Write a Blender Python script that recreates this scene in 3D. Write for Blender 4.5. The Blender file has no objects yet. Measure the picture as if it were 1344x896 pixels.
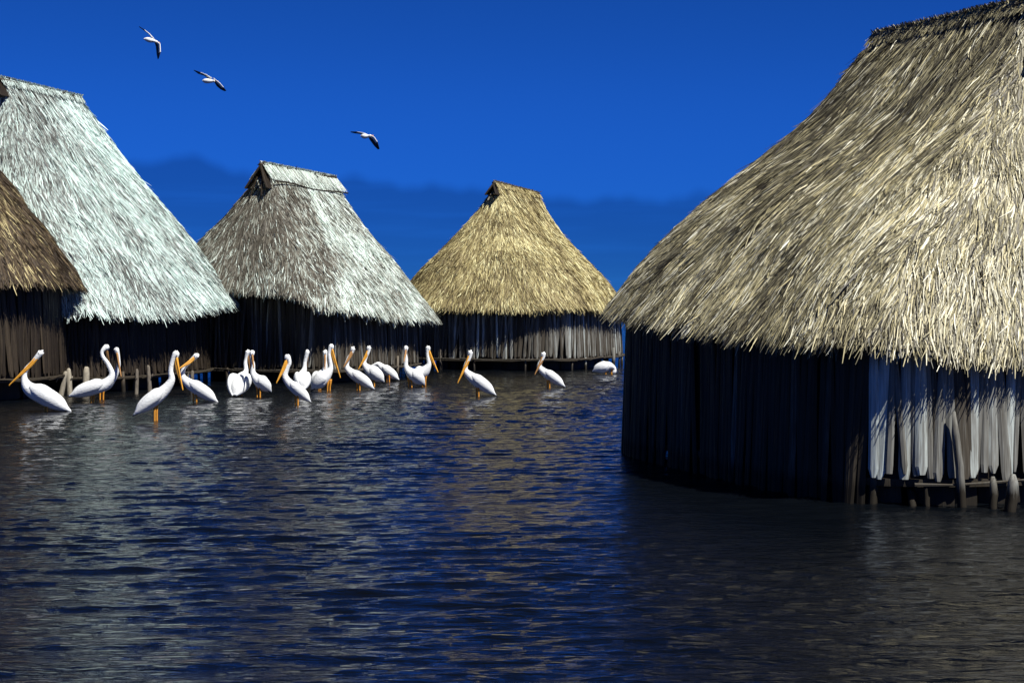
import bpy, math, random
import numpy as np
from mathutils import Vector

random.seed(7)
rng = np.random.default_rng(7)
R = math.radians
scene = bpy.context.scene
COL = scene.collection

# ------------------------------------------------------------------ camera
CAM_H = 2.2
LENS = 60.0
F = LENS / 36.0 * 1344.0            # focal length in pixels of the 1344 px wide photograph
PITCH = math.atan(56.0 / F)
cam = bpy.data.cameras.new('camera')
cam.lens = LENS
cam.sensor_width = 36.0
cam.clip_start = 0.1
cam.clip_end = 60000
camo = bpy.data.objects.new('camera', cam)
camo.location = (0, 0, CAM_H)
camo.rotation_euler = (R(90) - PITCH, 0, 0)
COL.objects.link(camo)
scene.camera = camo

# ------------------------------------------------------------------ sky, sun, exposure
SUN = Vector((0.42, -0.40, 0.815)).normalized()
w = bpy.data.worlds.new('World')
scene.world = w
w.use_nodes = True
nt = w.node_tree
nt.nodes.clear()
def wn(t, **k):
    n = nt.nodes.new(t)
    for a, b in k.items():
        setattr(n, a, b)
    return n
def wmath(op, a, b=None, c=None, clamp=False):
    n = nt.nodes.new('ShaderNodeMath'); n.operation = op; n.use_clamp = clamp
    for i, v in enumerate((a, b, c)):
        if v is None: continue
        if isinstance(v, (int, float)): n.inputs[i].default_value = v
        else: nt.links.new(v, n.inputs[i])
    return n.outputs[0]
out = wn('ShaderNodeOutputWorld')
bg = wn('ShaderNodeBackground')
bg.inputs['Strength'].default_value = 0.10
sky = wn('ShaderNodeTexSky', sky_type='NISHITA')
sky.sun_disc = False
sky.sun_elevation = math.asin(SUN.z)
sky.sun_rotation = math.atan2(SUN.x, SUN.y)
sky.altitude = 9000
sky.air_density = 1.0
sky.dust_density = 0.0
sky.ozone_density = 6.0
# the air of that day: deep, polarised blue
tint = wn('ShaderNodeMix', data_type='RGBA', blend_type='MULTIPLY')
tint.inputs['Factor'].default_value = 1.0
tint.inputs['B'].default_value = (0.088, 0.40, 0.90, 1)
nt.links.new(sky.outputs[0], tint.inputs['A'])
# soft bank of dark blue cloud low over the lagoon
tc = wn('ShaderNodeTexCoord')
sx = wn('ShaderNodeSeparateXYZ')
nt.links.new(tc.outputs['Generated'], sx.inputs[0])
az = wmath('ARCTAN2', sx.outputs['X'], sx.outputs['Y'])
el = wmath('ARCSINE', sx.outputs['Z'])
cb = wn('ShaderNodeCombineXYZ')
nt.links.new(az, cb.inputs['X'])
n1 = wn('ShaderNodeTexNoise'); n1.inputs['Scale'].default_value = 13.0
n1.inputs['Detail'].default_value = 3.0
nt.links.new(cb.outputs[0], n1.inputs['Vector'])
# top of the bank: higher on the left, lower on the right
top = wmath('MULTIPLY_ADD', az, -0.066, 0.064)
top = wmath('MULTIPLY_ADD', wmath('SUBTRACT', n1.outputs['Fac'], 0.5), 0.046, top)
m1 = wn('ShaderNodeMapRange', interpolation_type='SMOOTHSTEP')
nt.links.new(wmath('SUBTRACT', top, el), m1.inputs['Value'])
m1.inputs['From Min'].default_value = -0.003
m1.inputs['From Max'].default_value = 0.006
# paler streaks inside the bank
cb2 = wn('ShaderNodeCombineXYZ')
nt.links.new(wmath('MULTIPLY', az, 7.0), cb2.inputs['X'])
nt.links.new(wmath('MULTIPLY', el, 95.0), cb2.inputs['Y'])
n2 = wn('ShaderNodeTexNoise'); n2.inputs['Scale'].default_value = 1.0
n2.inputs['Detail'].default_value = 3.0
nt.links.new(cb2.outputs[0], n2.inputs['Vector'])
m2 = wn('ShaderNodeMapRange', interpolation_type='SMOOTHSTEP')
nt.links.new(n2.outputs['Fac'], m2.inputs['Value'])
m2.inputs['From Min'].default_value = 0.42
m2.inputs['From Max'].default_value = 0.66
m2.inputs['To Min'].default_value = 1.0
m2.inputs['To Max'].default_value = 0.78
cf = wmath('MULTIPLY', m1.outputs[0], m2.outputs[0], clamp=True)
cloud = wn('ShaderNodeMix', data_type='RGBA', blend_type='MULTIPLY')
nt.links.new(cf, cloud.inputs['Factor'])
nt.links.new(tint.outputs['Result'], cloud.inputs['A'])
cloud.inputs['B'].default_value = (0.66, 0.66, 0.68, 1)
# clear polarised air deepens overhead, darkened further above the view to cut blue fill
dk = wn('ShaderNodeMapRange', interpolation_type='SMOOTHSTEP')
nt.links.new(el, dk.inputs['Value'])
dk.inputs['From Min'].default_value = 0.40
dk.inputs['From Max'].default_value = 0.9
dk.inputs['To Min'].default_value = 1.0
dk.inputs['To Max'].default_value = 0.36
deep = wn('ShaderNodeVectorMath', operation='SCALE')
# and the lagoon air is denser and duller right at the horizon
lo = wn('ShaderNodeMapRange', interpolation_type='SMOOTHSTEP')
nt.links.new(el, lo.inputs['Value'])
lo.inputs['From Min'].default_value = -0.01
lo.inputs['From Max'].default_value = 0.13
lo.inputs['To Min'].default_value = 0.62
lo.inputs['To Max'].default_value = 1.0
nt.links.new(cloud.outputs['Result'], deep.inputs[0])
nt.links.new(wmath('MULTIPLY', dk.outputs[0], lo.outputs[0]), deep.inputs['Scale'])
nt.links.new(deep.outputs[0], bg.inputs['Color'])
nt.links.new(bg.outputs[0], out.inputs[0])

sl = bpy.data.lights.new('sun', 'SUN')
sl.energy = 5.0
sl.angle = R(0.5)
sl.color = (1.0, 0.965, 0.90)
so = bpy.data.objects.new('sun', sl)
so.rotation_euler = (-SUN).to_track_quat('-Z', 'Y').to_euler()
so.location = (8, -8, 30)
COL.objects.link(so)

scene.view_settings.view_transform = 'Standard'
scene.view_settings.look = 'None'
scene.view_settings.gamma = 1.0
scene.view_settings.use_curve_mapping = False
scene.view_settings.exposure = 0.32

# ------------------------------------------------------------------ helpers
cp, sp = math.cos(PITCH), math.sin(PITCH)
def at(px, py, Y):
    """world point at depth Y whose direction is that of pixel (px, py) of the 1344x896 photograph"""
    xn, yn = (px - 672.0) / F, (448.0 - py) / F
    d = Vector((xn, cp + yn * sp, -sp + yn * cp))
    k = Y / d.y
    return Vector((d.x * k, Y, CAM_H + d.z * k))
def depth_of(py):
    yn = (448.0 - py) / F
    return CAM_H * (cp + yn * sp) / (sp - yn * cp)
def project(P):
    P = np.asarray(P, float)
    d = P - np.array([0, 0, CAM_H])
    zf = d[..., 1] * cp - d[..., 2] * sp
    u = d[..., 1] * sp + d[..., 2] * cp
    return 672 + F * d[..., 0] / zf, 448 - F * u / zf

def np_mesh(name, V, faces_list, mats, attrs=None, smooth=False, parent=None):
    """faces_list: list of (int array (n,k), material index)"""
    me = bpy.data.meshes.new(name)
    V = np.asarray(V, np.float32)
    me.vertices.add(len(V))
    me.vertices.foreach_set('co', V.ravel())
    nl = sum(f.size for f, _ in faces_list)
    npoly = sum(len(f) for f, _ in faces_list)
    me.loops.add(nl)
    me.polygons.add(npoly)
    me.loops.foreach_set('vertex_index', np.concatenate([f.ravel() for f, _ in faces_list]).astype(np.int32))
    ls, mi, s = [], [], 0
    for f, m in faces_list:
        k = f.shape[1]
        ls.append(s + np.arange(len(f)) * k)
        s += f.size
        mi.append(np.full(len(f), m))
    me.polygons.foreach_set('loop_start', np.concatenate(ls).astype(np.int32))
    me.polygons.foreach_set('material_index', np.concatenate(mi).astype(np.int32))
    me.polygons.foreach_set('use_smooth', np.full(npoly, smooth))
    for m in mats:
        me.materials.append(m)
    me.update(calc_edges=True)
    me.validate()
    if attrs:
        for k, v in attrs.items():
            a = me.attributes.new(k, 'FLOAT', 'POINT')
            a.data.foreach_set('value', np.asarray(v, np.float32))
    o = bpy.data.objects.new(name, me)
    COL.objects.link(o)
    if parent:
        o.parent = parent
    return o

class MB:
    """collects vertices, faces and a per-vertex tone, builds one mesh object"""
    def __init__(s):
        s.v, s.f, s.t = [], [], []
    def add(s, V, Fc, mat=0, tone=0.5):
        b = len(s.v)
        s.v += [tuple(p) for p in V]
        s.f += [(tuple(b + i for i in f), mat) for f in Fc]
        s.t += [tone] * len(V)
    def tube(s, pts, rad, mat=0, tone=0.5, n=8, jitter=0.0):
        pts = [Vector(p) for p in pts]
        rad = rad if isinstance(rad, (list, tuple)) else [rad] * len(pts)
        V, Fc = [], []
        for i, p in enumerate(pts):
            t = (pts[min(i + 1, len(pts) - 1)] - pts[max(i - 1, 0)]).normalized()
            a = t.orthogonal().normalized() if i == 0 else (a - t * a.dot(t)).normalized()
            b = t.cross(a)
            for k in range(n):
                th = 2 * math.pi * k / n
                r = rad[i] * (1 + jitter * random.uniform(-1, 1))
                V.append(p + a * math.cos(th) * r + b * math.sin(th) * r)
        for i in range(len(pts) - 1):
            for k in range(n):
                k2 = (k + 1) % n
                Fc.append((i * n + k, i * n + k2, (i + 1) * n + k2, (i + 1) * n + k))
        Fc.append(tuple(reversed(range(n))))
        Fc.append(tuple(range((len(pts) - 1) * n, len(pts) * n)))
        s.add(V, Fc, mat, tone)
    def loft(s, pts, rn, rs, side, mat=0, tone=0.5, n=14, sub=5, cap=True):
        """smooth loft through pts; rn = radius in the plane, rs = radius across it, side = across vector"""
        P = [np.array(p, float) for p in pts]
        K = len(P)
        A = np.array([np.r_[P[i], rn[i], rs[i]] for i in range(K)])
        A = np.vstack([2 * A[0] - A[1], A, 2 * A[-1] - A[-2]])
        S = []
        for i in range(1, K):
            p0, p1, p2, p3 = A[i - 1], A[i], A[i + 1], A[i + 2]
            for j in range(sub):
                t = j / sub
                S.append(0.5 * ((2 * p1) + (-p0 + p2) * t + (2 * p0 - 5 * p1 + 4 * p2 - p3) * t * t + (-p0 + 3 * p1 - 3 * p2 + p3) * t ** 3))
        S.append(A[K])
        S = np.array(S)
        V, Fc = [], []
        sd = np.array(side, float)
        for i in range(len(S)):
            t = S[min(i + 1, len(S) - 1), :3] - S[max(i - 1, 0), :3]
            t /= np.linalg.norm(t) + 1e-9
            a = sd - t * np.dot(sd, t)
            a /= np.linalg.norm(a) + 1e-9
            b = np.cross(a, t)
            r1, r2 = max(S[i, 3], 1e-4), max(S[i, 4], 1e-4)
            for k in range(n):
                th = 2 * math.pi * k / n
                V.append(S[i, :3] + b * math.cos(th) * r1 + a * math.sin(th) * r2)
        for i in range(len(S) - 1):
            for k in range(n):
                k2 = (k + 1) % n
                Fc.append((i * n + k, i * n + k2, (i + 1) * n + k2, (i + 1) * n + k))
        if cap:
            Fc.append(tuple(reversed(range(n))))
            Fc.append(tuple(range((len(S) - 1) * n, len(S) * n)))
        s.add(V, Fc, mat, tone)
    def build(s, name, mats, parent=None, smooth=True):
        me = bpy.data.meshes.new(name)
        me.from_pydata(s.v, [], [f for f, _ in s.f])
        mats = mats if isinstance(mats, (list, tuple)) else [mats]
        for m in mats:
            me.materials.append(m)
        me.polygons.foreach_set('material_index', [m for _, m in s.f])
        me.polygons.foreach_set('use_smooth', [smooth] * len(s.f))
        a = me.attributes.new('tone', 'FLOAT', 'POINT')
        a.data.foreach_set('value', s.t)
        me.update()
        o = bpy.data.objects.new(name, me)
        COL.objects.link(o)
        if parent:
            o.parent = parent
        return o

def tag(o, label=None, cat=None, group=None, kind=None):
    if label: o['label'] = label
    if cat: o['category'] = cat
    if group: o['group'] = group
    if kind: o['kind'] = kind
    return o
def empty(name, loc=(0, 0, 0)):
    o = bpy.data.objects.new(name, None)
    o.location = loc
    COL.objects.link(o)
    return o
def reparent(o, root):
    """children are modelled in world space: put them under the root without moving them"""
    o.parent = root
    o.matrix_parent_inverse.identity()
    o.location = -root.location if root.type == 'EMPTY' else o.location

# ------------------------------------------------------------------ materials
def mat_tone(name, stops, rough=0.7, spec=0.25, noise=(60, 60, 60), amt=0.25, bump=0.0, coords='Object', dark_foot=False):
    """colour from the per-blade 'tone' attribute through a ramp, broken up by a stretched noise"""
    m = bpy.data.materials.new(name)
    m.use_nodes = True
    t = m.node_tree
    p = t.nodes['Principled BSDF']
    p.inputs['Roughness'].default_value = rough
    p.inputs['Specular IOR Level'].default_value = spec
    at_ = t.nodes.new('ShaderNodeAttribute'); at_.attribute_name = 'tone'
    tcn = t.nodes.new('ShaderNodeTexCoord')
    mp = t.nodes.new('ShaderNodeMapping'); mp.inputs['Scale'].default_value = noise
    nz = t.nodes.new('ShaderNodeTexNoise'); nz.inputs['Scale'].default_value = 1.0
    nz.inputs['Detail'].default_value = 4.0
    t.links.new(tcn.outputs[coords], mp.inputs[0])
    t.links.new(mp.outputs[0], nz.inputs['Vector'])
    ma = t.nodes.new('ShaderNodeMath'); ma.operation = 'MULTIPLY_ADD'
    sb = t.nodes.new('ShaderNodeMath'); sb.operation = 'SUBTRACT'; sb.inputs[1].default_value = 0.5
    t.links.new(nz.outputs['Fac'], sb.inputs[0])
    t.links.new(sb.outputs[0], ma.inputs[0]); ma.inputs[1].default_value = amt * 2
    t.links.new(at_.outputs['Fac'], ma.inputs[2])
    rp = t.nodes.new('ShaderNodeValToRGB')
    e = rp.color_ramp.elements
    e[0].position, e[0].color = stops[0][0], (*stops[0][1], 1)
    e[1].position, e[1].color = stops[-1][0], (*stops[-1][1], 1)
    for pos, c in stops[1:-1]:
        x = e.new(pos); x.color = (*c, 1)
    t.links.new(ma.outputs[0], rp.inputs[0])
    t.links.new(rp.outputs[0], p.inputs['Base Color'])
    if dark_foot:  # colour darkens towards the bottom, by height and noise
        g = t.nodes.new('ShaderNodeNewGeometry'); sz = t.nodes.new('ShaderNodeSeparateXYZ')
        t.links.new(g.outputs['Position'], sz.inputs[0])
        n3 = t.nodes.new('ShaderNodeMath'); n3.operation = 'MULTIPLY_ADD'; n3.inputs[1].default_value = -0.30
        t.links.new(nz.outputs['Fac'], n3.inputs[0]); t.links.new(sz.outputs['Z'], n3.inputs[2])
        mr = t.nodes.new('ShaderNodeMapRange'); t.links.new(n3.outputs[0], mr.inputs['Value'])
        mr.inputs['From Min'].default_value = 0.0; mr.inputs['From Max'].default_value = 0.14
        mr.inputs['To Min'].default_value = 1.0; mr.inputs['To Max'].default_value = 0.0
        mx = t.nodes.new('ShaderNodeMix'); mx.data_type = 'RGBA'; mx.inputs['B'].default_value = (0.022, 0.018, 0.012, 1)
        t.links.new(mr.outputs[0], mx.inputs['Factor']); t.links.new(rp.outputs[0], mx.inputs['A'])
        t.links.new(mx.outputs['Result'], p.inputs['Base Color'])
    if bump:
        b = t.nodes.new('ShaderNodeBump'); b.inputs['Strength'].default_value = bump
        b.inputs['Distance'].default_value = 0.01
        t.links.new(nz.outputs['Fac'], b.inputs['Height'])
        t.links.new(b.outputs[0], p.inputs['Normal'])
    return m

def plain(name, c, rough=0.6, spec=0.3, var=0.12, scale=30):
    c2 = tuple(x * (1 - 2 * var) for x in c); c3 = tuple(min(1, x * (1 + var)) for x in c)
    m = mat_tone(name, [(0.25, c2), (0.75, c3)], rough, spec, (scale,) * 3, 0.5)
    return m

TH_SILVER = mat_tone('silver_thatch', [(0.0, (0.10, 0.10, 0.09)), (0.3, (0.32, 0.35, 0.32)), (0.6, (0.56, 0.68, 0.63)), (1.0, (0.78, 0.95, 0.88))], 0.6, 0.3, (9, 9, 9), 0.10)
TH_GREY = mat_tone('grey_thatch', [(0.0, (0.07, 0.06, 0.045)), (0.3, (0.19, 0.175, 0.135)), (0.6, (0.48, 0.53, 0.46)), (1.0, (0.80, 0.92, 0.84))], 0.6, 0.3, (9, 9, 9), 0.10)
TH_GOLD = mat_tone('golden_thatch', [(0.0, (0.09, 0.065, 0.025)), (0.35, (0.24, 0.19, 0.085)), (0.7, (0.52, 0.44, 0.20)), (1.0, (0.85, 0.80, 0.45))], 0.6, 0.3, (9, 9, 9), 0.10)
TH_BROWN = mat_tone('brown_thatch', [(0.0, (0.03, 0.02, 0.012)), (0.45, (0.085, 0.06, 0.035)), (0.75, (0.17, 0.12, 0.06)), (1.0, (0.70, 0.60, 0.30))], 0.65, 0.3, (9, 9, 9), 0.10)
TH_STRAW = mat_tone('straw_thatch', [(0.0, (0.035, 0.03, 0.02)), (0.3, (0.12, 0.105, 0.065)), (0.58, (0.33, 0.30, 0.18)), (0.8, (0.66, 0.58, 0.32)), (1.0, (0.90, 0.88, 0.70))], 0.5, 0.45, (9, 9, 9), 0.10)
TH_UNDER = mat_tone('thatch_underlayer', [(0.2, (0.03, 0.025, 0.018)), (0.8, (0.10, 0.085, 0.06))], 0.9, 0.1, (25, 25, 6), 0.4, 0.6)
WOOD = mat_tone('weathered_wood', [(0.0, (0.034, 0.026, 0.016)), (0.4, (0.07, 0.06, 0.045)), (0.7, (0.23, 0.23, 0.205)), (1.0, (0.64, 0.72, 0.68))], 0.75, 0.2, (45, 45, 2.2), 0.30, 0.5, dark_foot=True)
WOOD_DK = mat_tone('dark_wet_wood', [(0.1, (0.02, 0.014, 0.008)), (0.6, (0.07, 0.052, 0.032)), (1.0, (0.25, 0.22, 0.17))], 0.6, 0.3, (40, 40, 4), 0.28, 0.5, dark_foot=True)
DRIFT = mat_tone('driftwood', [(0.1, (0.12, 0.10, 0.08)), (0.6, (0.38, 0.34, 0.26)), (1.0, (0.68, 0.66, 0.55))], 0.7, 0.25, (30, 30, 8), 0.35, 0.5)
WHITE = mat_tone('white_feathers', [(0.15, (0.76, 0.76, 0.71)), (0.5, (0.86, 0.88, 0.86)), (0.8, (0.90, 0.92, 0.92))], 0.85, 0.1, (22, 22, 46), 0.5, 0.9)
BILL = plain('orange_bill', (0.80, 0.38, 0.045), 0.45, 0.35, 0.12, 12)
BILLD = plain('dull_bill', (0.42, 0.22, 0.08), 0.5, 0.3, 0.12, 12)
LEG = plain('orange_leg', (0.70, 0.30, 0.04), 0.5, 0.3, 0.12, 12)
BLACK = plain('black_feathers', (0.02, 0.02, 0.022), 0.6, 0.3, 0.1, 20)
EYE = plain('dark_eye', (0.02, 0.015, 0.01), 0.2, 0.5, 0.05, 20)

def water_material():
    m = bpy.data.materials.new('lagoon_water')
    m.use_nodes = True
    t = m.node_tree
    p = t.nodes['Principled BSDF']
    p.inputs['Base Color'].default_value = (0.0024, 0.0034, 0.0050, 1)
    p.inputs['Roughness'].default_value = 0.05
    p.inputs['IOR'].default_value = 1.29
    g = t.nodes.new('ShaderNodeNewGeometry')
    mp = t.nodes.new('ShaderNodeMapping'); mp.inputs['Scale'].default_value = (2.6, 11.0, 1)
    mp.inputs['Rotation'].default_value = (0, 0, R(6))
    nz = t.nodes.new('ShaderNodeTexNoise'); nz.inputs['Scale'].default_value = 1.6
    nz.inputs['Detail'].default_value = 6.0; nz.inputs['Distortion'].default_value = 0.5
    t.links.new(g.outputs['Position'], mp.inputs[0]); t.links.new(mp.outputs[0], nz.inputs['Vector'])
    b = t.nodes.new('ShaderNodeBump'); b.inputs['Strength'].default_value = 0.5
    b.inputs['Distance'].default_value = 0.06
    t.links.new(nz.outputs['Fac'], b.inputs['Height'])
    t.links.new(b.outputs[0], p.inputs['Normal'])
    return m
WATER = water_material()

# ------------------------------------------------------------------ water
def grow(a, b, s0, q):
    o, x, s = [], a, s0
    while x < b:
        x += s; s *= q; o.append(min(x, b))
    return o
def build_water():
    core_x = np.arange(-13, 13.001, 0.065)
    ox = np.array(grow(13, 40000, 0.07, 1.07))
    xs = np.concatenate([-ox[::-1], core_x, ox])
    ys = [7.0]
    while ys[-1] < 62:
        ys.append(ys[-1] + 0.028 + max(0, ys[-1] - 10) * 0.0022)
    oy = np.array(grow(ys[-1], 40000, 0.16, 1.07))
    by = 7.0 - np.array(grow(0, 300, 0.05, 1.12))[::-1]
    ys = np.concatenate([by, ys, oy])
    X, Y = np.meshgrid(xs, ys)
    r = np.random.default_rng(3)
    Z = np.zeros_like(X)
    for i in range(90):
        lam = 0.11 * (0.8 / 0.11) ** r.random()
        th = R(90 + 7) + r.normal(0, 0.24)
        k = 2 * math.pi / lam
        amp = 0.00088 * (lam / 0.3) ** 0.55
        ph = k * (X * math.cos(th) + Y * math.sin(th)) + r.uniform(0, 6.28)
        Z += amp * (np.sin(ph) + 0.22 * np.sin(2 * ph + 1.2))
    gust = 1 + 0.35 * np.sin(X * 0.55 + Y * 0.21 + 1) * np.sin(Y * 0.43 - X * 0.17)
    fade = np.clip((90 - Y) / 50, 0, 1) * np.clip((30 - np.abs(X)) / 14, 0, 1) * np.clip((Y + 20) / 20, 0, 1)
    Z *= fade * gust
    nx, ny = len(xs), len(ys)
    V = np.stack([X.ravel(), Y.ravel(), Z.ravel()], 1)
    i = (np.arange(ny - 1)[:, None] * nx + np.arange(nx - 1)[None, :]).ravel()
    Fq = np.stack([i, i + 1, i + nx + 1, i + nx], 1)
    o = np_mesh('water', V, [(Fq, 0)], [WATER], smooth=True)
    tag(o, kind='structure')
    print('water verts', len(V))
build_water()

# ------------------------------------------------------------------ huts
def smooth_noise(seed):
    r = np.random.default_rng(seed)
    K = [(r.normal(0, 1, 3) * f, r.uniform(0, 6.28)) for f in (0.7, 0.9, 1.3, 1.9, 2.6, 3.5)]
    def f(P):
        s = 0
        for k, ph in K:
            s = s + np.sin(P @ k + ph)
        return s / len(K) ** 0.5 / 1.2
    return f

class Hut:
    def __init__(s, r0, r1, A, B, ze, nexp, shift=0.0, du=0.0, dv=0.0, lift=0.0, wall_in=0.33, floor=0.38, sag=0.08, seed=1, bump2=0.05, fan=0.55):
        """r0, r1: ridge ends (near, far); A, B: eave half length and half width"""
        s.r0, s.r1 = np.array(r0, float), np.array(r1, float)
        ax = (s.r1 - s.r0)[:2]
        s.rl = np.linalg.norm(ax) / 2
        s.a = ax / np.linalg.norm(ax)
        s.b = np.array([s.a[1], -s.a[0]])
        s.c = (s.r0[:2] + s.r1[:2]) / 2
        s.shift, s.A, s.B, s.ze, s.n = shift, A, B, ze, nexp
        s.wall_in, s.floor, s.sag, s.seed, s.bump2, s.fan = wall_in, floor, sag, seed, bump2, fan
        s.ns = smooth_noise(seed)
        s.du, s.dv, s.lift = du, dv, lift
        ph = np.linspace(0, 2 * np.pi, 2401)
        E = s.foot(ph, 0)
        s.phd = ph
        s.arc = np.r_[0, np.cumsum(np.linalg.norm(np.diff(E, axis=0), axis=1))]
    def uv(s, ph, inset):
        A, B = s.A - inset, s.B - inset
        c, si = np.cos(ph), np.sin(ph)
        u = A * np.sign(c) * np.abs(c) ** (2 / s.n) + s.shift
        v = B * np.sign(si) * np.abs(si) ** (2 / s.n)
        return u, v
    def foot(s, ph, inset):
        u, v = s.uv(ph, inset)
        return s.c + u[:, None] * s.a + v[:, None] * s.b
    def phi_at(s, q):
        return np.interp(q * s.arc[-1], s.arc, s.phd)
    def surf(s, q, t):
        """q in 0..1 round the eave by arc length, t in 0..1 from ridge to eave"""
        ph = s.phi_at(q)
        u, v = s.uv(ph, 0)
        ru = np.clip((u - s.shift) * s.fan, -s.rl, s.rl)
        k = (ru / s.rl + 1) / 2
        rp = s.r0[None, :] * (1 - k[:, None]) + s.r1[None, :] * k[:, None]
        E = s.c + u[:, None] * s.a + v[:, None] * s.b
        uu, vv = (u - s.shift) / s.A, v / s.B
        ez = s.ze + s.du * uu + s.dv * vv + s.lift * np.clip((-uu - 0.8) * 6, 0, 1) * np.clip((0.75 - vv) * 4, 0, 1) + s.sag * np.sin(q * 2 * np.pi * 3 + s.seed) + 0.4 * s.sag * np.sin(q * 2 * np.pi * 7 + 2 * s.seed)
        g = t + s.bump2 * np.sin(2 * np.pi * t)
        XY = rp[:, :2] * (1 - t[:, None]) + E * t[:, None]
        Z = rp[:, 2] * (1 - g) + ez * g
        P = np.c_[XY, Z]
        nz = s.ns(P) * 0.05 * np.sin(np.pi * np.clip(t, 0, 1)) ** 0.6
        out = E - rp[:, :2]
        out /= np.linalg.norm(out, axis=1)[:, None] + 1e-9
        P[:, :2] += out * nz[:, None]
        return P
    def frame(s, q, t):
        e = 0.004
        t0, t1 = np.clip(t - e, 0, 1), np.clip(t + e, 0, 1)
        D = s.surf(q, t1) - s.surf(q, t0)
        D /= np.linalg.norm(D, axis=1)[:, None] + 1e-9
        Q = s.surf((q + 0.002) % 1, t) - s.surf((q - 0.002) % 1, t)
        Q /= np.linalg.norm(Q, axis=1)[:, None] + 1e-9
        N = np.cross(Q, D)
        N /= np.linalg.norm(N, axis=1)[:, None] + 1e-9
        N *= np.sign(N[:, 2:3] + 1e-6)
        return D, N

def blade_mesh(P, D, N, L, W, l0, l1, roll, tone, curl):
    n = len(P)
    S0 = np.cross(D, N)
    c, si = np.cos(roll)[:, None], np.sin(roll)[:, None]
    S = S0 * c + N * si
    V = np.empty((n, 6, 3)); ww = (0.75, 1.0, 0.35)
    for k, f in enumerate((0, 0.55, 1.0)):
        lift = (l0 + (l1 - l0) * f)[:, None]
        C = P + D * (L * f)[:, None] + N * lift + S0 * (curl * f * f)[:, None]
        V[:, 2 * k] = C - S * (W * ww[k] / 2)[:, None]
        V[:, 2 * k + 1] = C + S * (W * ww[k] / 2)[:, None]
    b = np.arange(n)[:, None] * 6
    Fq = np.concatenate([b + np.array([[0, 1, 3, 2]]), b + np.array([[2, 3, 5, 4]])])
    return V.reshape(-1, 3), Fq, np.repeat(tone, 6)

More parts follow.
